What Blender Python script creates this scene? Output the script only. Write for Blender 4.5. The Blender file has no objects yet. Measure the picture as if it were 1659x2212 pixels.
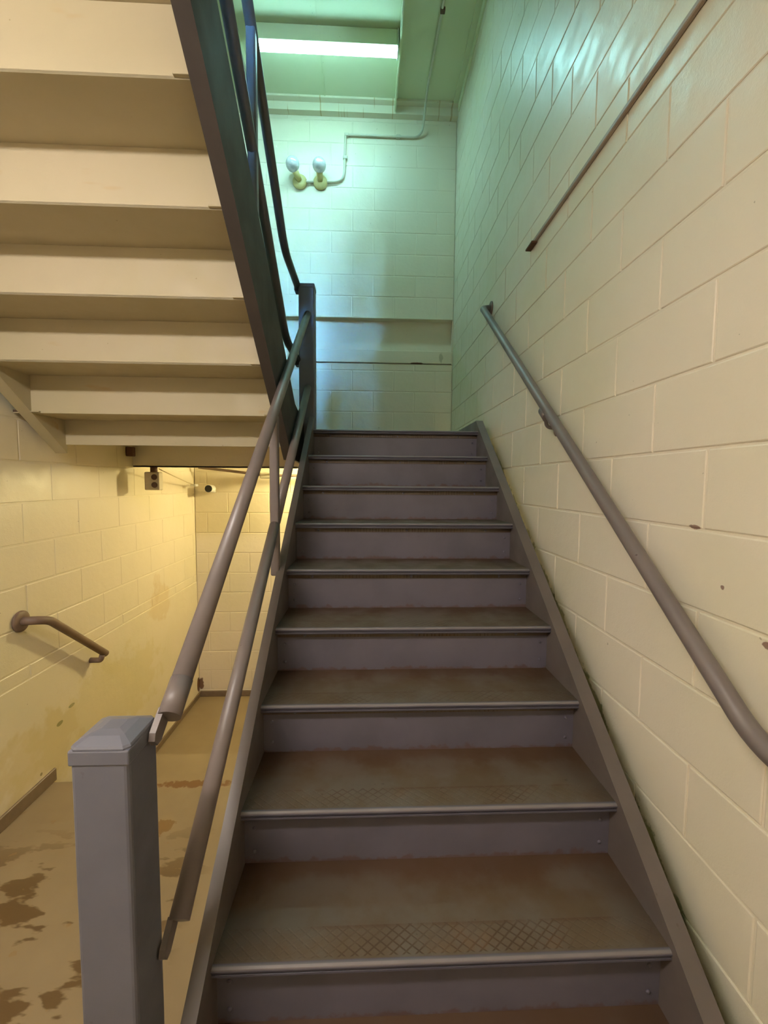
import bpy, bmesh, math, random
from mathutils import Vector, Matrix

random.seed(7)
sc = bpy.context.scene
C = sc.collection

# ------------------------------------------------------------------ camera, world, exposure
E = 1.6254                       # eye height above the near floor
FPX, YAW, PITCH, ROLL = 916.8, 0.0404, -0.0697, 0.0073
cy, sy, cp, sp = math.cos(YAW), math.sin(YAW), math.cos(PITCH), math.sin(PITCH)
FWD = Vector((sy*cp, cy*cp, sp)); RGT = Vector((cy, -sy, 0)); UPV = RGT.cross(FWD)
R2 = math.cos(ROLL)*RGT + math.sin(ROLL)*UPV
U2 = -math.sin(ROLL)*RGT + math.cos(ROLL)*UPV
cam = bpy.data.cameras.new('camera'); camo = bpy.data.objects.new('camera', cam); C.objects.link(camo)
cam.sensor_fit = 'VERTICAL'; cam.sensor_height = 24.0
cam.lens = FPX/2212*24.0
cam.clip_start = 0.02
camo.matrix_world = Matrix(((R2.x, U2.x, -FWD.x, 0), (R2.y, U2.y, -FWD.y, 0), (R2.z, U2.z, -FWD.z, E), (0, 0, 0, 1)))
sc.camera = camo

world = bpy.data.worlds.new('sky'); sc.world = world
world.use_nodes = True
wn = world.node_tree.nodes
bg = wn['Background']
sky = wn.new('ShaderNodeTexSky'); sky.sky_type = 'NISHITA'; sky.sun_disc = False
sky.sun_elevation = math.radians(38)
tint = wn.new('ShaderNodeMix'); tint.data_type = 'RGBA'; tint.blend_type = 'MULTIPLY'; tint.inputs[0].default_value = 1.0
tint.inputs[7].default_value = (0.42, 0.78, 1.0, 1)      # blue overcast daylight
world.node_tree.links.new(sky.outputs[0], tint.inputs[6]); world.node_tree.links.new(tint.outputs[2], bg.inputs[0])
bg.inputs[1].default_value = 85.0

sc.view_settings.view_transform = 'Standard'
sc.view_settings.look = 'None'
sc.view_settings.exposure = -0.1
sc.view_settings.gamma = 1.0
sc.view_settings.use_curve_mapping = False
sc.cycles.use_denoising = True
sc.cycles.max_bounces = 6
sc.cycles.diffuse_bounces = 5
sc.cycles.glossy_bounces = 2
sc.cycles.use_adaptive_sampling = True
sc.cycles.adaptive_threshold = 0.03

# lamp tuning: colour, strength (used by the lamps' own builders below)
TUBE_COL, TUBE_STR = (0.42, 0.95, 0.98), 54.0
REAR_COL, REAR_STR = (1.0, 0.91, 0.86), 103.0
BULB_COL, BULB_STR = (1.0, 0.84, 0.41), 560.0

# ------------------------------------------------------------------ measured layout (relative to the eye)
XR, XL, YB, YREAR = 0.8357, -1.69, 4.24, -2.4
FLOOR, LOW = -1.6254, -2.18
CEIL = 3.505
RUN, RISE = 0.2326, 0.17813
SLOPE = RISE/RUN
NY0, NZ0 = 0.656, -1.2693            # nosing 0 of the lower flight
SL, SR = -0.344, 0.718               # inner faces of its stringers
LAND = NZ0 + 9*RISE                  # landing level
def noz(y): return NZ0 + SLOPE*(y-NY0)

def project(x, y, z):
    p = Vector((x, y, z)); d = p.dot(FWD)
    if d < 0.05: return None
    return (829.5+FPX*p.dot(R2)/d, 1106-FPX*p.dot(U2)/d)

# ------------------------------------------------------------------ materials
def new_mat(name):
    m = bpy.data.materials.new(name); m.use_nodes = True
    nt = m.node_tree
    return m, nt, nt.nodes['Principled BSDF']

class NT:
    """small helper that writes node graphs"""
    def __init__(s, nt): s.nt = nt; s.N = nt.nodes; s.L = nt.links; s.pos = None; s.ob = None; s.nc = {}
    def link(s, a, b): s.L.new(a, b)
    def position(s):
        if s.pos is None: s.pos = s.N.new('ShaderNodeNewGeometry').outputs['Position']
        return s.pos
    def objco(s):
        if s.ob is None: s.ob = s.N.new('ShaderNodeTexCoord').outputs['Object']
        return s.ob
    def noise(s, scale, detail=4, vec=None, stretch=None, rough=0.55):
        key = (scale, detail, stretch, rough, id(vec) if vec else 0)
        if key in s.nc: return s.nc[key]
        v = vec or s.position()
        if stretch:
            mp = s.N.new('ShaderNodeMapping'); s.link(v, mp.inputs[0]); mp.inputs['Scale'].default_value = stretch; v = mp.outputs[0]
        n = s.N.new('ShaderNodeTexNoise'); n.inputs['Scale'].default_value = scale
        n.inputs['Detail'].default_value = detail; n.inputs['Roughness'].default_value = rough
        s.link(v, n.inputs['Vector']); s.nc[key] = n.outputs['Fac']; return n.outputs['Fac']
    def ramp(s, fac, lo, hi, a=0.0, b=1.0):
        r = s.N.new('ShaderNodeMapRange'); r.interpolation_type = 'SMOOTHSTEP'
        s.link(fac, r.inputs[0])
        r.inputs[1].default_value = lo; r.inputs[2].default_value = hi
        r.inputs[3].default_value = a; r.inputs[4].default_value = b
        return r.outputs[0]
    def math(s, op, a, b=None, c=None):
        m = s.N.new('ShaderNodeMath'); m.operation = op
        for i, v in enumerate((a, b, c)):
            if v is None: continue
            if isinstance(v, (int, float)): m.inputs[i].default_value = v
            else: s.link(v, m.inputs[i])
        return m.outputs[0]
    def xyz(s, v):
        n = s.N.new('ShaderNodeSeparateXYZ'); s.link(v, n.inputs[0]); return n.outputs
    def mix(s, fac, a, b):
        m = s.N.new('ShaderNodeMix'); m.data_type = 'RGBA'
        if isinstance(fac, (int, float)): m.inputs[0].default_value = fac
        else: s.link(fac, m.inputs[0])
        for i, v in ((6, a), (7, b)):
            if isinstance(v, tuple): m.inputs[i].default_value = (*v, 1)
            else: s.link(v, m.inputs[i])
        return m.outputs[2]
    def bump(s, h, bsdf, strength=0.2, dist=0.002):
        b = s.N.new('ShaderNodeBump'); b.inputs['Strength'].default_value = strength
        b.inputs['Distance'].default_value = dist
        s.link(h, b.inputs['Height']); s.link(b.outputs[0], bsdf.inputs['Normal'])
    def spot(s, c, r, jag=0.5, nscale=40):
        """ragged blot round a point of the place"""
        v = s.N.new('ShaderNodeVectorMath'); v.operation = 'SUBTRACT'
        s.link(s.position(), v.inputs[0]); v.inputs[1].default_value = (c[0], c[1], c[2]+E)
        d = s.N.new('ShaderNodeVectorMath'); d.operation = 'DIVIDE'
        s.link(v.outputs[0], d.inputs[0]); d.inputs[1].default_value = r
        l = s.N.new('ShaderNodeVectorMath'); l.operation = 'LENGTH'; s.link(d.outputs[0], l.inputs[0])
        n = s.noise(nscale, 3)
        t = s.math('ADD', l.outputs['Value'], s.math('MULTIPLY', s.math('SUBTRACT', n, 0.5), jag*4))
        return s.ramp(t, 1.05, 0.75)

WALL = (0.79, 0.705, 0.565)
def wall_material(name, extra=None, base=WALL, rough=0.36, relief=0.45):
    m, nt, b = new_mat(name); g = NT(nt)
    big = g.noise(1.3, 2); mid = g.noise(14, 3); fine = g.noise(220, 1)
    col = g.mix(g.ramp(big, 0.35, 0.7), base, tuple(c*k for c, k in zip(base, (0.93, 0.95, 0.88))))
    spk = g.ramp(g.noise(48, 1), 0.80, 0.82)
    col = g.mix(g.math('MULTIPLY', spk, 0.5), col, (0.22, 0.16, 0.08))
    if extra: col = extra(g, col)
    g.link(col, b.inputs['Base Color'])
    g.link(g.ramp(mid, 0.3, 0.7, rough-0.06, rough+0.1), b.inputs['Roughness'])
    h = g.math('ADD', g.math('MULTIPLY', fine, 0.25), g.math('MULTIPLY', mid, 1.2))
    g.bump(h, b, relief, 0.004)
    return m

def right_extra(g, col):
    # mould and flaked paint where the stringer runs along the wall
    x, y, z = g.xyz(g.position())
    line = g.math('SUBTRACT', z, g.math('ADD', g.math('MULTIPLY', y, SLOPE), NZ0+E-SLOPE*NY0-0.128))
    n = g.noise(16, 5, stretch=(1, 1, 1), rough=0.7); n2 = g.noise(5, 2)
    t = g.math('ADD', g.math('MULTIPLY', line, 16), g.math('ADD', g.math('MULTIPLY', g.math('SUBTRACT', n, 0.5), 1.7), g.math('MULTIPLY', g.math('SUBTRACT', n2, 0.5), 2.0)))
    mask = g.ramp(t, 0.1, -0.12)
    patch = g.ramp(y, 2.6, 2.9, 1, 0)
    col = g.mix(g.math('MULTIPLY', g.math('MULTIPLY', mask, patch), 0.9), col, (0.045, 0.075, 0.012))
    halo = g.math('MULTIPLY', g.ramp(line, 0.10, -0.0), 0.3)
    col = g.mix(halo, col, (0.52, 0.55, 0.25))
    for c, r in (((XR, 1.045, -0.108), (0.03, 0.022, 0.006)), ((XR, 0.83, -0.335), (0.03, 0.012, 0.008)), ((XR, 0.95, -0.24), (0.03, 0.006, 0.006))):
        col = g.mix(g.math('MULTIPLY', g.spot(c, r, 0.3, 90), 0.8), col, (0.16, 0.05, 0.03))
    return col

def left_extra(g, col):
    for c, r, k, cc in (((XL, 2.75, -1.45), (0.2, 0.75, 0.30), 0.30, (0.62, 0.52, 0.18)),
                        ((XL, 3.5, -1.0), (0.2, 0.2, 0.16), 0.3, (0.60, 0.42, 0.14)),
                        ((XL, 3.45, -0.86), (0.2, 0.06, 0.12), 0.2, (0.55, 0.36, 0.14)),
                        ((XL, 2.33, -1.34), (0.2, 0.025, 0.012), 0.9, (0.10, 0.13, 0.03)),
                        ((XL, 2.42, -1.29), (0.2, 0.03, 0.01), 0.7, (0.14, 0.16, 0.04)),
                        ((XL, 2.18, -1.53), (0.2, 0.012, 0.012), 0.9, (0.10, 0.09, 0.04)),
                        ((XL, 4.22, -2.05), (0.2, 0.035, 0.08), 0.95, (0.12, 0.045, 0.015)),
                        ((XL, 4.22, -1.66), (0.2, 0.02, 0.07), 0.8, (0.14, 0.06, 0.02)),
                        ((XL, 2.2, -1.42), (0.2, 0.35, 0.2), 0.35, (0.62, 0.50, 0.22))):
        col = g.mix(g.math('MULTIPLY', g.spot(c, r, 0.45, 9), k), col, cc)
    return col

def back_extra(g, col):
    for c, r, k, cc in (((-1.67, YB, -2.05), (0.03, 0.2, 0.07), 0.9, (0.14, 0.05, 0.02)),
                        ((0.48, YB, 1.168), (0.07, 0.2, 0.008), 0.9, (0.22, 0.07, 0.03)),
                        ((0.72, YB, 1.22), (0.02, 0.2, 0.05), 0.5, (0.25, 0.22, 0.12))):
        col = g.mix(g.math('MULTIPLY', g.spot(c, r, 0.3, 30), k), col, cc)
    return col

def ledge_extra(g, col):
    x, y, z = g.xyz(g.position())
    n = g.noise(26, 2, stretch=(1, 0.02, 0.02), rough=0.8)
    return g.mix(g.math('MULTIPLY', g.ramp(n, 0.635, 0.665), 0.65), col, (0.50, 0.30, 0.10))

M = {}
M['wall_r'] = wall_material('cream paint, mould at stair', right_extra)
M['wall_l'] = wall_material('cream paint, damp stains', left_extra)
M['wall_b'] = wall_material('cream paint, rust spots', back_extra)
M['wall'] = wall_material('cream paint')
M['ceil'] = wall_material('green cream ceiling paint', None, (0.72, 0.73, 0.52), 0.5, 0.12)
M['ledge'] = wall_material('cream paint with rust runs', ledge_extra)
M['under'] = wall_material('cream paint on steel', lambda g, c: g.mix(g.math('MULTIPLY', g.ramp(g.noise(9, 3, stretch=(0.3, 1, 1)), 0.66, 0.74), 0.35), c, (0.42, 0.24, 0.08)), (0.47, 0.405, 0.265), 0.55, 0.08)  # wall cream darkened so the undersides look less strongly lit

def steel(name, base=(0.125, 0.101, 0.089), rough=0.38, wear=0.4):
    m, nt, b = new_mat(name); g = NT(nt)
    n = g.noise(5, 4); f = g.noise(120, 3); ch = g.noise(38, 3)
    col = g.mix(g.ramp(n, 0.35, 0.7), base, tuple(c*0.86 for c in base))
    col = g.mix(g.math('MULTIPLY', g.ramp(ch, 0.73, 0.76), wear), col, (0.05, 0.035, 0.02))
    g.link(col, b.inputs['Base Color'])
    g.link(g.ramp(n, 0.3, 0.7, rough-0.05, rough+0.08), b.inputs['Roughness'])
    g.bump(g.math('ADD', f, g.math('MULTIPLY', n, 2)), b, 0.12, 0.001)
    return m
M['steel'] = steel('mauve grey gloss paint')
M['rail'] = steel('mauve grey rail paint', (0.165, 0.135, 0.125), 0.4, 0.9)
M['dark'] = steel('dark brown stringer paint', (0.05, 0.04, 0.034), 0.68, 0.2)
M['dark_rail'] = steel('dark rail paint', (0.085, 0.08, 0.085), 0.4, 0.3)
M['rusty_rail'] = steel('worn brown rail paint', (0.20, 0.135, 0.10), 0.5, 0.9)
M['pole'] = steel('newel paint', (0.132, 0.132, 0.160), 0.36, 0.2)

def riser_mat():
    m, nt, b = new_mat('mauve riser paint with rust at the foot'); g = NT(nt)
    x, y, z = g.xyz(g.objco())
    n = g.noise(6, 4); n2 = g.noise(30, 5); n3 = g.noise(3, 2)
    base = g.mix(g.ramp(n, 0.35, 0.7), (0.124, 0.112, 0.140), (0.105, 0.096, 0.120))
    t = g.math('ADD', g.math('ADD', z, RISE), g.math('MULTIPLY', n2, -0.06))
    t = g.math('ADD', t, g.math('MULTIPLY', n3, -0.025))
    rust = g.ramp(t, -0.030, -0.042)
    col = g.mix(g.math('MULTIPLY', rust, 0.6), base, (0.10, 0.045, 0.022))
    spk = g.ramp(g.noise(24, 2), 0.75, 0.78)
    col = g.mix(g.math('MULTIPLY', spk, 0.6), col, (0.08, 0.06, 0.05))
    g.link(col, b.inputs['Base Color']); b.inputs['Roughness'].default_value = 0.42
    g.bump(n2, b, 0.15, 0.002)
    return m
M['riser'] = riser_mat()

def tread_mat(name, diamonds):
    m, nt, b = new_mat(name); g = NT(nt)
    x, y, z = g.xyz(g.objco())
    n = g.noise(7, 5); n2 = g.noise(45, 4); n3 = g.noise(2.2, 3)
    paint = (0.108, 0.084, 0.062); dirt = (0.092, 0.061, 0.032)
    col = g.mix(g.ramp(n, 0.36, 0.66), paint, dirt)
    # dirt and rust gather against the riser and beside the stringers
    back = g.ramp(g.math('ADD', y, g.math('MULTIPLY', g.math('SUBTRACT', n, 0.5), 0.16)), 0.17, 0.235)
    col = g.mix(g.math('MULTIPLY', back, 0.75), col, (0.075, 0.036, 0.017))
    ax = g.math('ABSOLUTE', x)
    side = g.ramp(g.math('ADD', ax, g.math('MULTIPLY', g.math('SUBTRACT', n3, 0.5), 0.3)), 0.36, 0.53)
    col = g.mix(g.math('MULTIPLY', side, 0.6), col, (0.060, 0.032, 0.016))
    spk = g.ramp(g.noise(30, 2), 0.73, 0.76)
    col = g.mix(g.math('MULTIPLY', spk, 0.6), col, (0.05, 0.035, 0.02))
    h = g.math('MULTIPLY', n2, 0.3)
    if diamonds:
        k = math.pi/0.024
        a = g.math('SINE', g.math('MULTIPLY', g.math('ADD', g.math('MULTIPLY', x, 0.8), y), k))
        c = g.math('SINE', g.math('MULTIPLY', g.math('SUBTRACT', g.math('MULTIPLY', x, 0.8), y), k))
        w = g.math('MAXIMUM', g.math('ABSOLUTE', a), g.math('ABSOLUTE', c))
        groove = g.ramp(g.math('MINIMUM', g.math('ABSOLUTE', a), g.math('ABSOLUTE', c)), 0.42, 0.12)
        worn = g.math('MULTIPLY', g.ramp(g.noise(5.0, 3), 0.40, 0.60), g.ramp(ax, 0.36, 0.26))
        ony = g.math('MULTIPLY', g.ramp(y, 0.016, 0.02), 1.0)
        gm = g.math('MULTIPLY', g.math('MULTIPLY', groove, worn), ony)
        col = g.mix(g.math('MULTIPLY', gm, 0.9), col, (0.055, 0.026, 0.009))
        fill = g.math('MULTIPLY', g.math('MULTIPLY', g.ramp(g.noise(9, 4), 0.5, 0.7), worn), ony)
        col = g.mix(g.math('MULTIPLY', fill, 0.45), col, (0.14, 0.07, 0.024))
        edge = g.ramp(y, 0.075, 0.083)
        col = g.mix(g.math('MULTIPLY', g.math('MULTIPLY', edge, g.ramp(n, 0.4, 0.6)), 0.7), col, (0.07, 0.033, 0.014))
        lip = g.ramp(y, 0.014, 0.010)
        col = g.mix(lip, col, (0.072, 0.066, 0.086))  # lip front darkened to paint in the shade band below the edge
        front = g.math('MULTIPLY', g.ramp(y, 0.012, 0.004), g.ramp(z, -0.006, -0.002))
        col = g.mix(front, col, (0.17, 0.15, 0.15))  # worn top edge, lightened as a painted highlight
        h = g.math('ADD', h, g.math('MULTIPLY', g.math('MULTIPLY', groove, ony), -1.0))
    g.link(col, b.inputs['Base Color'])
    g.link(g.ramp(n, 0.3, 0.7, 0.42, 0.6), b.inputs['Roughness'])
    g.bump(h, b, 0.3, 0.0012)
    return m
M['tread'] = tread_mat('worn brown tread paint', False)
M['nosing'] = tread_mat('worn diamond plate nosing', True)

def floor_mat():
    m, nt, b = new_mat('tan painted concrete floor with stains'); g = NT(nt)
    n = g.noise(2.0, 4); n2 = g.noise(90, 3)
    col = g.mix(g.ramp(n, 0.3, 0.7), (0.28, 0.213, 0.127), (0.235, 0.172, 0.098))
    streak = g.N.new('ShaderNodeMapping'); g.link(g.position(), streak.inputs[0])
    streak.inputs['Rotation'].default_value = (0, 0, math.radians(35)); streak.inputs['Scale'].default_value = (1, 2.6, 1)
    s = g.noise(4.2, 4, vec=streak.outputs[0], rough=0.5)
    x, y, z = g.xyz(g.position())
    zone = g.math('MULTIPLY', g.ramp(y, 2.05, 1.6), g.ramp(x, -0.62, -0.78))
    blot = g.math('MULTIPLY', g.ramp(s, 0.535, 0.575), zone)
    col = g.mix(g.math('MULTIPLY', blot, 0.85), col, (0.09, 0.046, 0.011))
    small = g.math('MULTIPLY', g.ramp(g.noise(16, 3), 0.66, 0.70), g.ramp(y, 2.3, 2.0))
    col = g.mix(g.math('MULTIPLY', small, 0.5), col, (0.26, 0.16, 0.06))
    for c, r, k, cc in (((-0.92, 2.215, FLOOR), (0.23, 0.028, 0.1), 0.9, (0.15, 0.062, 0.013)),
                        ((-0.62, 2.20, FLOOR), (0.10, 0.028, 0.1), 0.5, (0.30, 0.14, 0.03)),
                        ((-0.95, 1.93, FLOOR), (0.045, 0.05, 0.1), 0.8, (0.17, 0.085, 0.018))):
        col = g.mix(g.math('MULTIPLY', g.spot(c, r, 0.5, 34), k), col, cc)
    g.link(col, b.inputs['Base Color']); b.inputs['Roughness'].default_value = 0.5
    g.bump(n2, b, 0.15, 0.002)
    return m
M['floor'] = floor_mat()

def plain(name, col, rough=0.5, metal=0.0, emit=None, strength=0.0):
    m, nt, b = new_mat(name); g = NT(nt)
    n = g.noise(30, 3)
    g.link(g.mix(g.ramp(n, 0.3, 0.7), col, tuple(c*0.88 for c in col)), b.inputs['Base Color'])
    b.inputs['Roughness'].default_value = rough; b.inputs['Metallic'].default_value = metal
    if emit:
        b.inputs['Emission Color'].default_value = (*emit, 1); b.inputs['Emission Strength'].default_value = strength
    return m
M['base'] = plain('brown baseboard paint', (0.20, 0.145, 0.10), 0.45)
M['tube'] = plain('lit fluorescent lens', (0.8, 0.9, 0.85), 0.4, 0, TUBE_COL, TUBE_STR)
M['rear'] = plain('lit rear lens', (0.9, 0.9, 0.85), 0.4, 0, REAR_COL, REAR_STR)
M['bulb'] = plain('lit warm bulb', (0.9, 0.8, 0.6), 0.4, 0, BULB_COL, BULB_STR)
M['brass'] = plain('painted brass lamp holder', (0.62, 0.50, 0.20), 0.4)
M['white'] = plain('white plastic', (0.75, 0.74, 0.70), 0.4)
M['black'] = plain('black glass', (0.012, 0.012, 0.014), 0.15)
M['bakelite'] = plain('brown outlet holes', (0.10, 0.05, 0.04), 0.5)
M['box'] = plain('grey cream outlet box', (0.62, 0.55, 0.42), 0.5)
M['conduit'] = steel('painted conduit', (0.62, 0.58, 0.46), 0.4, 0.2)
M['brownbar'] = steel('brown grey bar paint', (0.36, 0.29, 0.23), 0.45, 0.5)
M['wire'] = plain('cream cable', (0.55, 0.45, 0.28), 0.5)
M['rust'] = plain('rusty steel', (0.12, 0.055, 0.03), 0.7)
M['cap_white'] = M['white']
def glass_mat():
    m, nt, b = new_mat('silvered lamp glass'); g = NT(nt)
    n = g.noise(30, 3)
    g.link(g.mix(g.ramp(n, 0.4, 0.6), (0.80, 0.80, 0.84), (0.60, 0.62, 0.68)), b.inputs['Base Color'])
    b.inputs['Roughness'].default_value = 0.08; b.inputs['Metallic'].default_value = 0.2
    b.inputs['Coat Weight'].default_value = 0.6
    return m
M['lampglass'] = glass_mat()

# ------------------------------------------------------------------ mesh helpers (coordinates relative to the eye; +E applied here)
class MB:
    def __init__(s, off=(0, 0, 0)): s.bm = bmesh.new(); s.off = Vector(off); s.smooth = False
    def v(s, x, y, z): return s.bm.verts.new((x-s.off.x, y-s.off.y, z-s.off.z))
    def box(s, x0, x1, y0, y1, z0, z1, bev=0.0, seg=1):
        vs = [s.v(x, y, z) for x in (x0, x1) for y in (y0, y1) for z in (z0, z1)]
        F = ((0, 1, 3, 2), (4, 6, 7, 5), (0, 4, 5, 1), (2, 3, 7, 6), (0, 2, 6, 4), (1, 5, 7, 3))
        fs = [s.bm.faces.new([vs[i] for i in f]) for f in F]
        if bev > 0:
            es = list({e for f in fs for e in f.edges})
            bmesh.ops.bevel(s.bm, geom=es, offset=bev, segments=seg, affect='EDGES', profile=0.5)
        return s
    def prism_x(s, poly, x0, x1):
        a = [s.v(x0, y, z) for y, z in poly]; b = [s.v(x1, y, z) for y, z in poly]
        return s._caps(a, b)
    def prism_y(s, poly, y0, y1):
        a = [s.v(x, y0, z) for x, z in poly]; b = [s.v(x, y1, z) for x, z in poly]
        return s._caps(a, b)
    def prism_z(s, poly, z0, z1):
        a = [s.v(x, y, z0) for x, y in poly]; b = [s.v(x, y, z1) for x, y in poly]
        return s._caps(a, b)
    def _caps(s, a, b):
        n = len(a)
        s.bm.faces.new(a[::-1]); s.bm.faces.new(b)
        for i in range(n): s.bm.faces.new((a[i], a[(i+1) % n], b[(i+1) % n], b[i]))
        return s
    def tube(s, pts, r, seg=16, caps=True, bend=0.0, bseg=6):
        P = [Vector(p) for p in pts]
        if bend > 0:
            Q = [P[0]]
            for i in range(1, len(P)-1):
                a, b, c = P[i-1], P[i], P[i+1]
                d0 = (a-b); d1 = (c-b); k = min(bend, d0.length*0.48, d1.length*0.48)
                p0 = b+d0.normalized()*k; p1 = b+d1.normalized()*k
                for j in range(bseg+1):
                    t = j/bseg; Q.append((1-t)**2*p0+2*t*(1-t)*b+t*t*p1)
            Q.append(P[-1]); P = Q
        rings = []; up = None
        for i, p in enumerate(P):
            t = (P[min(i+1, len(P)-1)]-P[max(i-1, 0)]).normalized()
            if up is None:
                up = t.orthogonal().normalized()
            up = (up-t*up.dot(t)).normalized(); sd = t.cross(up)
            rr = r[i] if isinstance(r, (list, tuple)) else r
            rings.append([s.v(*(p+(up*math.cos(2*math.pi*k/seg)+sd*math.sin(2*math.pi*k/seg))*rr)) for k in range(seg)])
        for a, b in zip(rings, rings[1:]):
            for k in range(seg):
                f = s.bm.faces.new((a[k], a[(k+1) % seg], b[(k+1) % seg], b[k])); f.smooth = True
        if caps: s.bm.faces.new(rings[0][::-1]); s.bm.faces.new(rings[-1])
        return s
    def lathe(s, prof, origin, axis, seg=20):
        """prof: list of (distance along axis, radius)"""
        a = Vector(axis).normalized(); u = a.orthogonal().normalized(); w = a.cross(u); o = Vector(origin)
        rings = []
        for h, r in prof:
            rings.append([s.v(*(o+a*h+(u*math.cos(2*math.pi*k/seg)+w*math.sin(2*math.pi*k/seg))*max(r, 0.0004))) for k in range(seg)])
        for p, q in zip(rings, rings[1:]):
            for k in range(seg):
                f = s.bm.faces.new((p[k], p[(k+1) % seg], q[(k+1) % seg], q[k])); f.smooth = True
        s.bm.faces.new(rings[0][::-1]); s.bm.faces.new(rings[-1])
        return s
    def mesh(s, name, mat):
        bmesh.ops.recalc_face_normals(s.bm, faces=s.bm.faces[:])
        me = bpy.data.meshes.new(name); s.bm.to_mesh(me); s.bm.free()
        if mat: me.materials.append(M[mat])
        return me
    def build(s, name, mat, parent=None, **tags):
        return place(name, s.mesh(name, mat), s.off, parent, **tags)

def place(name, me, loc=(0, 0, 0), parent=None, **tags):
    o = bpy.data.objects.new(name, me); C.objects.link(o)
    wl = Vector((loc[0], loc[1], loc[2]+E))
    if parent is not None:
        o.parent = parent
        o.location = wl-Vector(parent['w'])
    else: o.location = wl
    o['w'] = tuple(wl)
    for k, v in tags.items(): o[k] = v
    return o

def thing(name, loc, label, category, **tags):
    o = bpy.data.objects.new(name, None); C.objects.link(o)
    o.empty_display_size = 0.1
    o.location = (loc[0], loc[1], loc[2]+E); o['w'] = tuple(o.location)
    o['label'] = label; o['category'] = category
    for k, v in tags.items(): o[k] = v
    return o

# ------------------------------------------------------------------ walls of concrete block
BL, BH, GAP, DEP = 0.4064, 0.2032, 0.007, 0.0034
cache = {}
def block_mesh(w, h, axis, mat):
    """a block face w x h, bevelled, standing DEP proud of the mortar; axis is the facing direction"""
    key = (round(w, 3), round(h, 3), axis, mat)
    if key in cache: return cache[key]
    mb = MB(); c = 0.003
    def pt(a, b, d):
        if axis == '-x': return (-d, a, b)
        if axis == '+x': return (d, -a, b)
        return (a, -d, b)                         # -y
    def ring(i, d):
        return [mb.v(*pt(a, b, d)) for a, b in ((i, i), (w-i, i), (w-i, h-i), (i, h-i))] if axis != '+x' else \
               [mb.v(*pt(a, b, d)) for a, b in ((-i, i), (-(w-i), i), (-(w-i), h-i), (-i, h-i))]
    r0, r1, r2 = ring(0, -0.01), ring(0, DEP*0.45), ring(c, DEP)
    mb.bm.faces.new(r0); mb.bm.faces.new(r2)
    for p, q in ((r0, r1), (r1, r2)):
        for k in range(4): mb.bm.faces.new((p[k], p[(k+1) % 4], q[(k+1) % 4], q[k]))
    cache[key] = mb.mesh('concrete_block', mat)
    return cache[key]

def in_view(pts, margin=60):
    q = [project(*p) for p in pts]
    q = [a for a in q if a]
    if not q: return False
    xs = [a[0] for a in q]; ys = [a[1] for a in q]
    return max(xs) > -margin and min(xs) < 1659+margin and max(ys) > -margin and min(ys) < 2212+margin

def lay_blocks(parent, axis, plane, u0, u1, joints, uref, mat, hide=None):
    """joints: list of (z_low, z_high, parity). u runs along y (side walls) or x (back wall)."""
    rest = []
    for z0, z1, par in joints:
        u = uref+par*BL/2
        while u > u0: u -= BL
        while u < u1-0.02:
            a, b = max(u, u0)+GAP/2, min(u+BL, u1)-GAP/2
            u += BL
            if b-a < 0.03: continue
            pts = [(plane, t, z) if axis != '-y' else (t, plane, z) for t in (a, b) for z in (z0, z1)]
            vis = in_view(pts) and not (hide and hide((a+b)/2, (z0+z1)/2))
            jd = random.uniform(-0.0007, 0.0007)+((0.0016 if z0 > 1 else 0.0) if axis == '-y' else -0.0014 if axis == '+x' else 0.0013 if z0 > 1.2 else 0)
            if axis == '-x': loc = (plane+DEP+jd, a, z0+GAP/2)
            elif axis == '+x': loc = (plane-DEP+jd, a, z0+GAP/2)
            else: loc = (a, plane+DEP+jd, z0+GAP/2)
            me = block_mesh(b-a, z1-z0-GAP, axis, mat)
            if vis: place('concrete_block', me, loc, parent)
            else: rest.append((me, loc))
    if rest:
        bm = bmesh.new()
        for me, loc in rest:
            n0 = len(bm.verts); bm.from_mesh(me); bm.verts.ensure_lookup_table()
            for v in bm.verts[n0:]: v.co += Vector(loc)
        me = bpy.data.meshes.new('concrete_block_rest'); bm.to_mesh(me); bm.free(); me.materials.append(M[mat])
        place('concrete_blockwork', me, (0, 0, 0), parent, kind='stuff')

def struct(mb, name, mat, label, cat):
    return mb.build(name, mat, None, kind='structure', label=label, category=cat)

def courses(ztop, zlo, zhi, par0):
    out = []; k = int((ztop-zhi)/BH)-2
    while True:
        a, b = ztop-(k+1)*BH, ztop-k*BH
        if b <= zlo: break
        if a < zhi: out.append((max(a, zlo), min(b, zhi), (k+par0) % 2))
        k += 1
    return [c for c in out if c[1]-c[0] > 0.03]

wr = struct(MB().box(XR+DEP, XR+0.2, YREAR-0.2, YB+0.2, LOW-0.2, CEIL+0.2), 'wall_right', 'wall_r',
            'cream painted concrete block wall along the right of the stairs', 'wall')
lay_blocks(wr, '-x', XR, YREAR, YB, courses(0.4966, LOW, CEIL, 0), 1.0179, 'wall_r')

wl = struct(MB().box(XL-0.2, XL-DEP, YREAR-0.2, YB+0.2, LOW-0.2, CEIL+0.2), 'wall_left', 'wall_l',
            'yellow lit concrete block wall with short handrail at the left', 'wall')
def hide_left(y, z): return z > 0.45+SLOPE*(2.35-y)+0.1 or (z > 0.35)
lay_blocks(wl, '+x', XL, YREAR, YB-0.001, courses(0.4966, -0.997, CEIL, 0), 2.349, 'wall_l', hide_left)
pl = MB(); pl.box(XL-0.006, XL+0.0015, YREAR, YB-0.001, LOW, -1.0, 0.0012)
pl.build('plaster_panel', 'wall_l', wl, label='smooth stained plaster on the lower wall')

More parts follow.
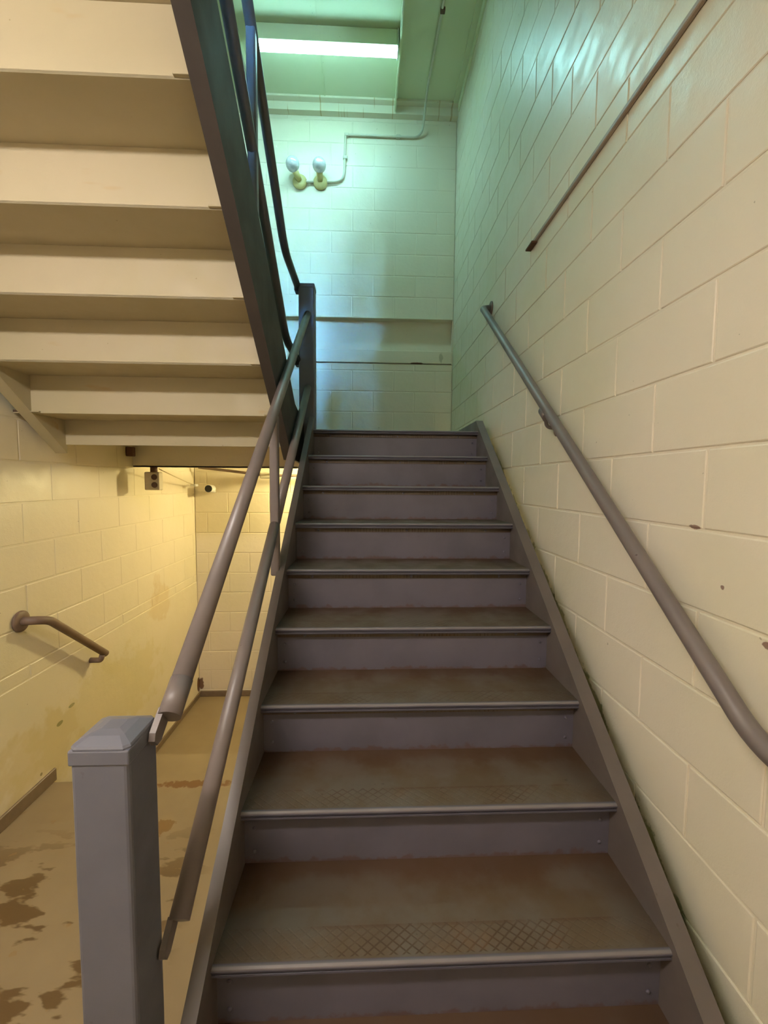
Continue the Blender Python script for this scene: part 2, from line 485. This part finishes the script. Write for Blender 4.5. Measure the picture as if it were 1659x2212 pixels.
wb = struct(MB().box(XL-0.2, XR+0.2, YB+0.06, YB+0.25, LOW-0.2, CEIL+0.2), 'wall_back', 'wall_b',
            'concrete block wall behind the landing, mint above and yellow below', 'wall')
MB().box(XL, XR, YB+DEP, YB+0.07, LOW, 1.158).build('mortar_bed', 'wall_b', wb)
MB().box(XL, XR, YB+DEP, YB+0.07, 1.592, CEIL).build('mortar_bed', 'wall_b', wb)
lowc = []
k = 0
while 1.09-0.2*k > LOW+0.02:
    lowc.append((max(1.09-0.2*(k+1), LOW), 1.09-0.2*k, k % 2)); k += 1
lowc.insert(0, (1.09, 1.158, 1))
upc = [(1.592+0.1985*i, min(1.592+0.1985*(i+1), CEIL), i % 2) for i in range(10)]
lay_blocks(wb, '-y', YB, XL, XR, lowc+upc, -1.37, 'wall_b')
# steel beam let into the back wall: lip, recessed web, lower plate
MB().box(XL, XR-0.012, YB-0.03, YB+0.07, 1.576, 1.590, 0.002).build('top_flange', 'wall_b', wb)
MB().box(XL, XR-0.012, YB+0.045, YB+0.07, 1.16, 1.58).build('web', 'wall_b', wb)
MB().box(XL, XR-0.012, YB-0.004, YB+0.05, 1.166, 1.285, 0.003).build('bottom_flange', 'wall_b', wb)
MB().box(XR-0.012, XR+0.02, YB+0.002, YB+0.07, 1.158, 1.592).build('end_block', 'wall_b', wb)

UPF = 1.94                                                     # upper floor level
we = struct(MB().box(XL-0.2, XR+0.2, YREAR-0.15, YREAR, LOW-0.2, UPF+0.25), 'wall_rear', 'wall',
            'cream wall behind the photographer', 'wall')
wu = MB()
WX0, WX1, WZ0, WZ1 = -0.86, -0.46, 2.2, 3.4
for a in ((XL-0.2, WX0, UPF+0.25, CEIL+0.2), (WX1, XR+0.2, UPF+0.25, CEIL+0.2), (WX0, WX1, UPF+0.25, WZ0), (WX0, WX1, WZ1, CEIL+0.2)):
    wu.box(a[0], a[1], YREAR-0.15, YREAR, a[2], a[3])
struct(wu, 'wall_rear_upper', 'wall', 'upper cream wall with the daylight window behind the photographer', 'wall')
wf = MB()
for a in ((WX0, WX0+0.04, WZ0, WZ1), (WX1-0.04, WX1, WZ0, WZ1), (WX0, WX1, WZ0, WZ0+0.04), (WX0, WX1, WZ1-0.04, WZ1), ((WX0+WX1)/2-0.015, (WX0+WX1)/2+0.015, WZ0, WZ1)):
    wf.box(a[0], a[1], YREAR-0.11, YREAR-0.05, a[2], a[3])
struct(MB().box(-0.40, -0.30, YREAR, 0.3, UPF, CEIL), 'added_light_block', 'wall', 'added unseen wall that blocks window light from the right side, behind the photographer', 'wall')  # added out of view to cut the blue daylight off the right side
win = struct(wf, 'window_1', 'steel', 'steel framed window on the upper floor behind the photographer', 'window')
pt = bpy.data.lights.new('window_portal', 'AREA'); pt.shape = 'RECTANGLE'; pt.size = WX1-WX0; pt.size_y = WZ1-WZ0
pt.cycles.is_portal = True
pto = bpy.data.objects.new('window_portal', pt); C.objects.link(pto)
pto.location = ((WX0+WX1)/2, YREAR-0.16, (WZ0+WZ1)/2+E); pto.rotation_euler = (math.radians(90), 0, math.radians(180))

# floors
fl = struct(MB().box(XL-0.1, XR+0.1, YREAR-0.1, 2.25, FLOOR-0.2, FLOOR), 'floor', 'floor',
            'tan concrete landing floor with brown stains at the foot of the stairs', 'floor')
for i in (1, 2):
    MB().box(XL, XR, 2.25, 2.25+0.25*i, LOW, FLOOR-0.185*(3-i) if i == 2 else FLOOR-0.37).build('step', 'floor', fl)
struct(MB().box(XL-0.1, XR+0.1, 2.0, YB+0.1, LOW-0.2, LOW), 'floor_lower', 'floor',
       'lower tan floor beyond the landing edge, under the stairs', 'floor')
struct(MB().box(XL-0.1, XR+0.1, YREAR-0.1, 0.02, 1.25, UPF), 'ceiling_near', 'ceil', 'ceiling slab of the floor above, overhead', 'ceiling')

# baseboards
struct(MB().box(XL, XL+0.014, YREAR, 2.27, FLOOR, FLOOR+0.07, 0.003), 'baseboard_left', 'base',
       'brown baseboard on the left wall beside the stained floor', 'baseboard')
struct(MB().box(XL+0.014, XR, YB-0.014, YB, LOW, LOW+0.06, 0.003), 'baseboard_back', 'base',
       'grey brown baseboard at the foot of the far yellow wall', 'baseboard')
struct(MB().box(XL, XL+0.014, 2.8, YB, LOW, LOW+0.05, 0.003), 'baseboard_left_lower', 'base',
       'brown baseboard low on the left wall beyond the landing edge', 'baseboard')

# ceiling over the landing: steel plate with ribs, and the ledges it rests on
ce = struct(MB().box(XL-0.1, XR+0.1, YREAR-0.1, YB+0.1, CEIL, CEIL+0.15), 'ceiling', 'ceil',
            'green painted steel plate ceiling above the landing', 'ceiling')
for x, w, d in ((0.245, 0.012, 0.09), (-0.40, 0.006, 0.008), (-1.02, 0.012, 0.09)):
    MB().box(x-w/2, x+w/2, 0.6, 4.16, CEIL-d, CEIL+0.01).build('rib', 'ceil', ce)
struct(MB().prism_x([(4.13, CEIL), (4.13, CEIL-0.018), (4.18, CEIL-0.022), (4.18, CEIL-0.092), (YB, CEIL-0.092), (YB, CEIL)], XL, XR),
       'trim_1', 'ledge', 'cream steel ledge with rust runs along the top of the back wall', 'trim')
struct(MB().prism_y([(XR, CEIL), (XR-0.055, CEIL), (XR-0.055, CEIL-0.02), (XR-0.012, CEIL-0.02), (XR-0.012, CEIL-0.09), (XR, CEIL-0.09)], 0.6, 4.13),
       'trim_2', 'ceil', 'green steel angle along the ceiling edge above the right wall', 'trim')

# ------------------------------------------------------------------ lower flight
st = thing('steel_staircase', (0.19, 0.4, FLOOR), 'mauve grey steel stair flight climbing to the landing beside the right wall', 'staircase')
W2 = (SR-SL)/2; XC = (SL+SR)/2
def nosing_prof():
    # (y, z) with y into the stair; rounded lip, groove, second bead, return under
    return [(0.086, 0.0015), (0.012, 0.0015), (0.006, 0.001), (0.002, -0.002), (0.0, -0.006), (0.001, -0.0105), (0.006, -0.012),
            (0.006, -0.0145), (0.002, -0.016), (0.0015, -0.020), (0.004, -0.0235), (0.031, -0.024), (0.031, -0.044), (0.036, -0.044), (0.036, -0.008), (0.086, -0.004)]
mn = MB(); mn.prism_x(nosing_prof(), -W2, W2); mesh_nos = mn.mesh('nosing', 'nosing')
mt = MB(); mt.box(-W2, W2, 0.0862, RUN+0.037, -0.006, 0.0); mesh_tr = mt.mesh('tread', 'tread')
mr = MB(); mr.box(-W2, W2, 0.036, 0.042, -RISE, -0.010); mesh_ri = mr.mesh('riser', 'riser')
mv = MB(); mv.lathe([(0, 0.0058), (0.002, 0.0052), (0.0035, 0.003), (0.004, 0.0008)], (0, 0, 0), (0, -1, 0), 8); mesh_rv = mv.mesh('rivet', 'riser')
for k in range(-1, 10):
    y, z = NY0+k*RUN, NZ0+k*RISE
    zr = z
    ri = place('riser', mesh_ri, (XC, y, zr), st)
    for sx in (-1, 1):
        for dz in (-0.072, -0.142):
            place('rivet', mesh_rv, (XC+sx*(W2-0.028), y+0.036, zr+dz), ri)
    no = place('nosing', mesh_nos, (XC, y, z), st)
    for fx in (-0.8, 0.02, 0.76):
        place('screw', mesh_rv, (XC+fx*W2, y+0.031, z-0.036), no)
    if k < 9: place('tread', mesh_tr, (XC, y, z), st)

def stringer(x0, x1, web0, web1, up, down, y0, y1, tail):
    mb = MB()
    a = lambda y: noz(y)
    if tail:      # right-hand one: runs on level along the landing as a skirting
        yk = y1
        mb.prism_x([(y0, a(y0)+up), (yk, a(yk)+up), (yk, a(yk)+up-0.012), (y0, a(y0)+up-0.012)], x0, x1)
    else:
        mb.prism_x([(y0, a(y0)+up), (y1, a(y1)+up), (y1, a(y1)+up-0.012), (y0, a(y0)+up-0.012)], x0, x1)
    mb.prism_x([(y0, a(y0)+up-0.012), (y1, a(y1)+up-0.012), (y1, a(y1)-down), (y0, a(y0)-down)], web0, web1)
    mb.prism_x([(y0, a(y0)-down), (y1, a(y1)-down), (y1, a(y1)-down-0.012), (y0, a(y0)-down-0.012)], x0, x1)
    return mb
sl = stringer(SL-0.032, SL, SL-0.009, SL, 0.047, 0.25, 0.18, 2.80, False).build('stringer', 'steel', st)
sr = stringer(SR, SR+0.046, SR, SR+0.009, 0.024, 0.25, 0.18, 2.82, True).build('stringer', 'steel', st)
zt = noz(2.82)+0.024
MB().box(SR+0.004, SR+0.046, 2.82, YB-0.002, LAND-0.02, zt).build('landing_skirting', 'steel', st)

# ------------------------------------------------------------------ landing
ld = thing('stair_landing', (-0.5, 3.3, LAND), 'steel plate stair landing between the two flights, cream underneath', 'landing')
MB().prism_z([(XL+0.002, 2.12), (-0.455, 2.12), (-0.455, 2.93), (SL+0.002, 2.93), (SL+0.002, NY0+9*RUN+0.04), (SR+0.002, NY0+9*RUN+0.04), (SR+0.002, YB-0.001), (XL+0.002, YB-0.001)], LAND-0.012, LAND-0.001).build('deck', 'tread', ld)
MB().prism_z([(XL+0.002, 2.12), (-0.46, 2.12), (-0.46, 2.93), (SR, 2.93), (SR, YB-0.005), (XL+0.002, YB-0.005)], LAND-0.016, LAND-0.0121).build('underside', 'under', ld)
MB().box(-1.635, -0.458, 2.342, 2.352, 0.188, 0.318).build('fascia', 'under', ld)
bm_ = MB()
bm_.box(XL+0.001, XR-0.001, 3.15, 3.162, 0.098, LAND-0.036); bm_.box(XL+0.001, XR-0.001, 3.15, 3.20, 0.098, 0.108); bm_.box(XL+0.001, XR-0.001, 3.15, 3.20, LAND-0.046, LAND-0.036)
bm_.build('beam', 'wall', ld)
MB().box(XL+0.001, XL+0.05, 3.06, 3.10, 0.17, 0.235, 0.004).build('bracket', 'rust', ld)

# ------------------------------------------------------------------ upper flight, seen from underneath
uf = thing('upper_staircase', (-1.05, 2.35, LAND), 'upper stair flight overhead at the left, cream underside of steps and dark stringer', 'staircase')
UXL, UXR = -1.60, -0.457
UZ = lambda y: 0.318+SLOPE*(2.1174-y)              # line through the lower edges of the risers
NU = 10
mr2 = MB(); mr2.box(UXL, UXR, -0.0, 0.006, 0.0, 0.177); mesh_ur = mr2.mesh('riser', 'under')
mt2 = MB(); mt2.box(UXL, UXR, -RUN, 0.03, 0.0, 0.008); mesh_ut = mt2.mesh('tread', 'under')
mc = MB(); mc.box(0, 0.042, -0.012, 0.0, -0.001, 0.0045, 0.001); mesh_clip = mc.mesh('clip', 'under')
for n in range(1, NU):
    y = 2.35-n*RUN; zb = 0.140+n*RISE
    ri = place('riser', mesh_ur, (0, y, zb), uf)
    place('clip', mesh_clip, (UXR-0.043, y, zb+0.004), ri)
    place('clip', mesh_clip, (UXL+0.001, y, zb+0.004), ri)
    if n < NU-1: place('tread', mesh_ut, (0, y, zb+0.1775), uf)
def ustring(x0, x1, w0, w1, lo, hi, y1):
    y0 = 0.03
    mb = MB(); b = lambda y: UZ(y)-lo; t = lambda y: UZ(y)+hi
    ya = 2.47                                     # turns level at the landing
    zl, zh = LAND-0.14, LAND+0.108
    yb_ = 2.1174-(zl+lo-0.318)/SLOPE if False else 2.30
    def band(o0, o1, xa, xb):                     # strip between offsets from the lower edge
        mb.prism_x([(y0, b(y0)+o0), (2.36, b(2.36)+o0), (y1, b(2.36)+o0-0.02), (y1, min(b(2.36)+o1, zh)), (ya if o1 > 0.1 else 2.36, zh if o1 > 0.1 else b(2.36)+o1), (y0, b(y0)+o1)], xa, xb)
    band(0.0, lo+hi, w0, w1)
    mb.prism_x([(y0, b(y0)-0.010), (2.36, b(2.36)-0.010), (2.36, b(2.36)), (y0, b(y0))], x0, x1)
    return mb
ustring(UXR, -0.411, -0.424, -0.411, 0.004, 0.245, 2.80).build('stringer', 'dark', uf)
ls = MB()
ls.prism_x([(0.03, UZ(0.03)+0.012), (2.35, UZ(2.35)+0.012), (2.35, UZ(2.35)+0.24), (0.03, UZ(0.03)+0.24)], UXL-0.034, UXL)
ls.prism_x([(0.03, UZ(0.03)+0.002), (2.35, UZ(2.35)+0.002), (2.35, UZ(2.35)+0.012), (0.03, UZ(0.03)+0.012)], XL+0.03, UXL)
ls.build('stringer', 'under', uf, label='cream wall stringer of the upper flight')

# ------------------------------------------------------------------ railing of the lower flight
RR = 0.0212
def lug(x, y, z, L=0.06, w=0.034, t=0.012):
    """flat end plate of a rail, lying along the stair slope"""
    mb = MB(); d = Vector((0, RUN, RISE)).normalized(); n = Vector((0, -d.z, d.y)); c = Vector((x, y, z))
    out = []
    for sx in (-t/2, t/2):
        out.append([mb.v(*(c+d*a+n*b+Vector((sx, 0, 0)))) for a, b in ((-L/2, -w/2*0.5), (-L/2+0.012, -w/2), (L/2, -w/2), (L/2, w/2), (-L/2+0.012, w/2), (-L/2, w/2*0.5))])
    mb._caps(out[0], out[1]); return mb
lr = thing('stair_railing', (-0.458, 0.765, FLOOR), 'grey two-rail tube railing with square newel post beside the lower flight', 'railing')
NX0, NX1, NYa, NYb = -0.507, -0.408, 0.715, 0.815
po = MB().box(NX0, NX1, NYa, NYb, FLOOR, -0.476, 0.008, 3).build('newel_post', 'pole', lr)
cpb = MB(); e = 0.002
cpb.box(NX0-e, NX1+e, NYa-e, NYb+e, -0.489, -0.4615, 0.003, 2)
cxx, cyy = (NX0+NX1)/2, (NYa+NYb)/2
rings = []
for f, z in ((1.0, -0.464), (0.99, -0.4595), (0.93, -0.456), (0.55, -0.446), (0.2, -0.4425)):
    hx, hy = (NX1-NX0)/2*f+e*f, (NYb-NYa)/2*f+e*f; c = 0.008*f
    rings.append([cpb.v(cxx+a*hx-(a*c if i % 2 else 0), cyy+b*hy-(0 if i % 2 else b*c), z) for i, (a, b) in enumerate(((-1, -1), (-1, -1), (1, -1), (1, -1), (1, 1), (1, 1), (-1, 1), (-1, 1)))])
# order the ring corners
def ring8(f, z):
    hx, hy = ((NX1-NX0)/2+e)*f, ((NYb-NYa)/2+e)*f; c = 0.009*f
    return [cpb.v(cxx+x, cyy+y, z) for x, y in ((-hx, -hy+c), (-hx+c, -hy), (hx-c, -hy), (hx, -hy+c), (hx, hy-c), (hx-c, hy), (-hx+c, hy), (-hx, hy-c))]
for r in rings:
    for v in r: cpb.bm.verts.remove(v)
rg = [ring8(f, z) for f, z in ((0.985, -0.4615), (0.985, -0.459), (0.94, -0.4555), (0.6, -0.4465), (0.3, -0.443))]
for a, b in zip(rg, rg[1:]):
    for i in range(8): cpb.bm.faces.new((a[i], a[(i+1) % 8], b[(i+1) % 8], b[i]))
cpb.bm.faces.new(rg[-1]); cpb.bm.faces.new(rg[0][::-1])
cpb.build('post_cap', 'pole', po)
RX = -0.383
TOPH, MIDH = 0.692, 0.232
MB().tube([(RX, 0.815, noz(0.815)+TOPH), (RX, 2.80, noz(2.80)+TOPH)], RR, 20).build('top_rail', 'rail', lr)
MB().tube([(RX, 0.83, noz(0.83)+MIDH), (RX, 1.775, noz(1.775)+MIDH)], RR, 20).build('middle_rail', 'rail', lr)
MB().tube([(RX, 1.79, noz(1.79)+MIDH), (RX, 2.80, noz(2.80)+MIDH)], RR, 20).build('middle_rail', 'rail', lr)
MB().tube([(RX, 0.812, noz(0.812)+TOPH), (RX, 0.872, noz(0.872)+TOPH)], RR+0.0012, 20).build('sleeve', 'rail', lr)
lug(RX-0.014, 0.80, noz(0.80)+TOPH-0.004).build('end_plate', 'rail', lr)
lug(RX-0.014, 0.812, noz(0.812)+MIDH-0.004).build('end_plate', 'rail', lr)
MB().box(RX-0.018, RX+0.018, 1.782-0.018, 1.782+0.018, noz(1.76)+0.03, noz(1.782)+TOPH-0.012, 0.007, 2).build('baluster', 'rail', lr)
up_ = MB().box(-0.441, -0.341, 2.80, 2.90, 0.04, 1.235, 0.008, 2).build('newel_post', 'pole', lr)
MB().box(-0.443, -0.339, 2.798, 2.902, 1.228, 1.258, 0.007, 2).build('post_cap', 'pole', up_)

# railing of the upper flight
ur = thing('stair_railing', (-0.448, 2.6, LAND), 'dark two-rail tube railing on the upper flight against the mint wall', 'railing')
UX = -0.450
def urail(h, zend, name, yend):
    yb2 = 2.1174-(zend-0.318-h)/SLOPE
    MB().tube([(UX, 0.05, 0.318+h+SLOPE*(2.1174-0.05)), (UX, yb2, zend), (UX, yend, zend)], RR, 18, True, 0.10).build(name, 'dark_rail', ur)
urail(1.142, 1.247, 'top_rail', 2.83)
urail(0.69, 0.782, 'middle_rail', 2.83)
for yb3 in (1.765, 0.75):
    MB().box(UX-0.018, UX+0.018, yb3-0.018, yb3+0.018, UZ(yb3)+0.20, UZ(yb3)+1.135, 0.007, 2).build('baluster', 'pole', ur)
for zz in (1.247, 0.782):
    MB().box(UX-0.02, UX+0.012, 2.815, 2.88, zz-0.03, zz+0.008, 0.004).build('end_plate', 'dark_rail', ur)

# ------------------------------------------------------------------ wall handrails
hr = thing('wall_handrail', (XR, 1.8, -0.3), 'long grey tube handrail climbing along the right wall', 'handrail')
HX = 0.766
p_lo = (HX, 0.765, -0.515); p_hi = (HX, 2.84, 1.125)
MB().tube([(HX, 0.50, -0.535), (HX, 0.765, -0.508), p_hi, (HX+0.004, 2.905, 1.165), (XR-0.006, 2.93, 1.18)], RR, 22, True, 0.06).build('rail', 'rail', hr)
MB().lathe([(0, 0.004), (0.001, 0.045), (0.008, 0.045), (0.012, 0.03)], (XR, 2.93, 1.18), (-1, 0, 0), 24).build('wall_flange', 'rusty_rail', hr)
zb = 0.30
MB().tube([(HX, 1.82, zb-0.018), (HX+0.012, 1.835, zb-0.055), (XR, 1.85, zb-0.06)], 0.008, 10, True, 0.02).build('bracket_arm', 'rail', hr)
MB().lathe([(0, 0.033), (0.006, 0.033), (0.008, 0.028)], (XR, 1.85, zb-0.06), (-1, 0, 0), 18).build('bracket_plate', 'rusty_rail', hr)
sd = MB(); d = Vector((0, 1, 0.787)).normalized()
c0 = Vector((HX, 1.815, 0.2985))
sd.tube([c0-d*0.03, c0+d*0.03], RR+0.0035, 18); sd.build('bracket_saddle', 'rail', hr)
MB().tube([(HX, 0.62, -0.535), (HX+0.012, 0.62, -0.575), (XR, 0.62, -0.58)], 0.008, 10, True, 0.02).build('bracket_arm', 'rail', hr)

sh = thing('wall_handrail', (XL, 2.4, -1.1), 'short worn brown handrail on the yellow left wall', 'handrail')
SX = XL+0.075
MB().tube([(XL+0.004, 2.10, -0.69), (SX-0.01, 2.13, -0.695), (SX, 2.19, -0.715), (SX, 2.63, -1.07)], RR*0.98, 20, True, 0.05).build('rail', 'rusty_rail', sh)
MB().lathe([(0, 0.052), (0.006, 0.052), (0.010, 0.04), (0.012, 0.026)], (XL+0.0015, 2.10, -0.69), (1, 0, 0), 26).build('wall_flange', 'rusty_rail', sh)
MB().tube([(SX, 2.60, -1.065), (SX-0.012, 2.60, -1.10), (XL+0.001, 2.60, -1.10)], 0.016, 14, True, 0.012).build('bracket_arm', 'rusty_rail', sh)

# horizontal bar on the right wall above the handrail
cb = thing('wall_bar', (XR, 1.4, 1.2), 'thin brown steel bar fixed level along the upper right wall', 'bar')
MB().box(XR-0.016, XR, 0.2, 2.18, 1.194, 1.212, 0.003).build('bar', 'brownbar', cb)
tb = MB(); tb.box(XR-0.03, XR-0.001, 2.15, 2.235, 1.186, 1.196, 0.002); tb.build('end_tab', 'rust', cb)

# ------------------------------------------------------------------ fluorescent light on the landing ceiling
fx = thing('fluorescent_light', (-0.34, 3.62, CEIL), 'lit fluorescent ceiling light above the landing', 'light')
MB().box(-0.92, 0.222, 3.53, 3.62, CEIL-0.125, CEIL, 0.006).build('housing', 'ceil', fx)
lens = MB(); lens.prism_x([(3.532, CEIL-0.126), (3.538, CEIL-0.140), (3.55, CEIL-0.147), (3.60, CEIL-0.147), (3.612, CEIL-0.140), (3.618, CEIL-0.126)], -0.92, 0.222)
lens.build('lens', 'tube', fx)
for x in (-0.928, 0.222):
    MB().box(x, x+0.008, 3.526, 3.624, CEIL-0.149, CEIL, 0.002).build('end_cap', 'white', fx)

# twin bulb lamp holders with their conduit
lab = ('left gold lamp holder with clear globe bulb on the back wall', 'right gold lamp holder with clear globe bulb beside the conduit')
for i, x in enumerate((-0.645, -0.452)):
    lh = thing('lamp_holder', (x, YB, 2.82), lab[i], 'lamp', group='globe bulb lamp holders on the back wall')
    tilt = -0.05 if i == 0 else 0.0
    MB().lathe([(0, 0.066), (0.012, 0.068), (0.03, 0.058), (0.036, 0.03)], (x, YB-0.002, 2.815), (0, -1, 0), 26).build('base_plate', 'brass', lh)
    a = Vector((x, YB-0.03, 2.815)); b = Vector((x+tilt*0.6, YB-0.085, 2.86)); dd = (b-a).normalized()
    MB().tube([a, b], [0.024, 0.03], 16).build('socket', 'brass', lh)
    cx = Vector((x+tilt, YB-0.105, 2.905)); ax = (cx-b).normalized()
    prof = []
    R = 0.062
    for t in range(0, 13):
        an = math.pi*(t/12); rr = R*math.sin(an); hh = -R*math.cos(an)
        prof.append((hh, max(rr, 0.024 if t < 3 else 0.001)))
    MB().lathe(prof, cx, ax, 24).build('globe_bulb', 'lampglass', lh)
cd = thing('wall_conduit', (0.1, YB, 3.2), 'thin painted conduit bending from the ceiling to the globe lamps on the back wall', 'conduit')
MB().tube([(-0.452, YB-0.016, 2.815), (-0.23, YB-0.016, 2.83), (-0.216, YB-0.016, 3.235), (-0.205, YB-0.016, 3.247), (0.50, YB-0.016, 3.247), (0.515, YB-0.12, 3.39), (0.52, YB-0.20, CEIL-0.012), (0.545, 3.2, CEIL-0.012), (0.60, 0.6, CEIL-0.012)], 0.0105, 12, True, 0.09).build('pipe', 'conduit', cd)
MB().tube([(-0.645, YB-0.016, 2.815), (-0.452, YB-0.016, 2.815)], 0.0105, 12).build('pipe', 'conduit', cd)
for x, z in ((-0.205, 3.245), (0.28, 3.247), (-0.218, 3.04)):
    MB().box(x-0.02, x+0.02, YB-0.03, YB-0.001, z-0.014, z+0.014, 0.004).build('clip', 'conduit', cd)
MB().box(0.528, 0.562, 3.36, 3.39, CEIL-0.03, CEIL, 0.003).build('clip', 'rust', cd)

# ------------------------------------------------------------------ under the landing
ob = thing('outlet_box', (-1.53, 3.12, 0.05), 'beige double outlet box hanging under the landing beam', 'outlet')
MB().box(-1.583, -1.478, 3.09, 3.15, -0.068, 0.062, 0.008, 2).build('box', 'box', ob)
for z in (-0.03, 0.026):
    MB().lathe([(0, 0.021), (0.004, 0.020)], (-1.512, 3.0905, z), (0, -1, 0), 18).build('socket_face', 'bakelite', ob)
MB().tube([(-1.53, 3.125, 0.06), (-1.53, 3.125, 0.098)], 0.024, 14).build('hanger', 'rust', ob)
sc2 = thing('security_camera', (-1.5, YB, -0.08), 'white bullet security camera with black lens on the far yellow wall', 'camera')
MB().lathe([(0, 0.03), (0.02, 0.036), (0.12, 0.037), (0.128, 0.035)], (-1.497, YB-0.05, -0.074), (0.05, -1, 0.02), 24).build('body', 'white', sc2)
MB().lathe([(0, 0.033), (0.003, 0.033)], (-1.4905, YB-0.1785, -0.0715), (0.05, -1, 0.02), 24).build('lens', 'black', sc2)
MB().tube([(-1.497, YB, -0.10), (-1.497, YB-0.045, -0.10), (-1.497, YB-0.075, -0.075)], 0.014, 12, True, 0.02).build('mount', 'white', sc2)
cw = thing('camera_cable', (-1.5, 3.6, 0.0), 'thin drooping cable from outlet box to the security camera', 'cable')
MB().tube([(-1.50, 3.14, 0.085), (-1.52, 3.45, 0.03), (-1.58, 3.85, -0.02), (-1.60, 4.02, -0.035), (-1.56, 4.1, -0.02), (-1.497, YB-0.06, -0.045)], 0.004, 8, True, 0.1).build('cord', 'wire', cw)
MB().box(-1.62, -1.57, 3.96, 4.03, -0.05, -0.028, 0.005).build('connector', 'white', cw)
lc = thing('wall_conduit', (-0.9, YB, 0.1), 'brown conduit with junction fitting under the landing on the yellow wall', 'conduit')
MB().tube([(-1.60, YB-0.12, 0.13), (-0.95, YB-0.12, 0.058), (-0.25, YB-0.12, 0.058)], 0.013, 12, True, 0.1).build('pipe', 'rusty_rail', lc)
MB().box(-1.02, -0.90, YB-0.16, YB-0.08, 0.028, 0.085, 0.012, 2).build('junction', 'conduit', lc)
MB().tube([(-0.93, YB-0.12, 0.065), (-0.80, YB-0.4, 0.10), (-0.72, 3.25, 0.15)], 0.010, 10, True, 0.1).build('pipe', 'rusty_rail', lc)

# warm lamp under the landing, behind the stair
wlamp = thing('ceiling_lamp', (-0.28, 3.92, LAND), 'warm bulb lamp under the landing, hidden behind the stairs', 'lamp')
MB().lathe([(0, 0.06), (0.03, 0.06), (0.05, 0.03), (0.08, 0.025)], (-0.28, 3.92, LAND-0.034), (0, 0, -1), 20).build('base', 'white', wlamp)
prof = [(-0.06*math.cos(math.pi*t/10), max(0.06*math.sin(math.pi*t/10), 0.002)) for t in range(11)]
MB().lathe(prof, (-0.28, 3.92, LAND-0.168), (0, 0, -1), 16).build('bulb', 'bulb', wlamp)

# light on the low ceiling above the photographer
rl = thing('ceiling_light', (-1.1, -0.15, 1.25), 'long fluorescent light on the low ceiling behind the photographer', 'light')
MB().box(-1.62, -0.6, -0.23, -0.07, 1.16, 1.25, 0.004).build('housing', 'white', rl)
MB().box(-1.61, -0.61, -0.225, -0.075, 1.10, 1.159, 0.01).build('lens', 'rear', rl)

for o in bpy.data.objects:
    if 'w' in o: del o['w']
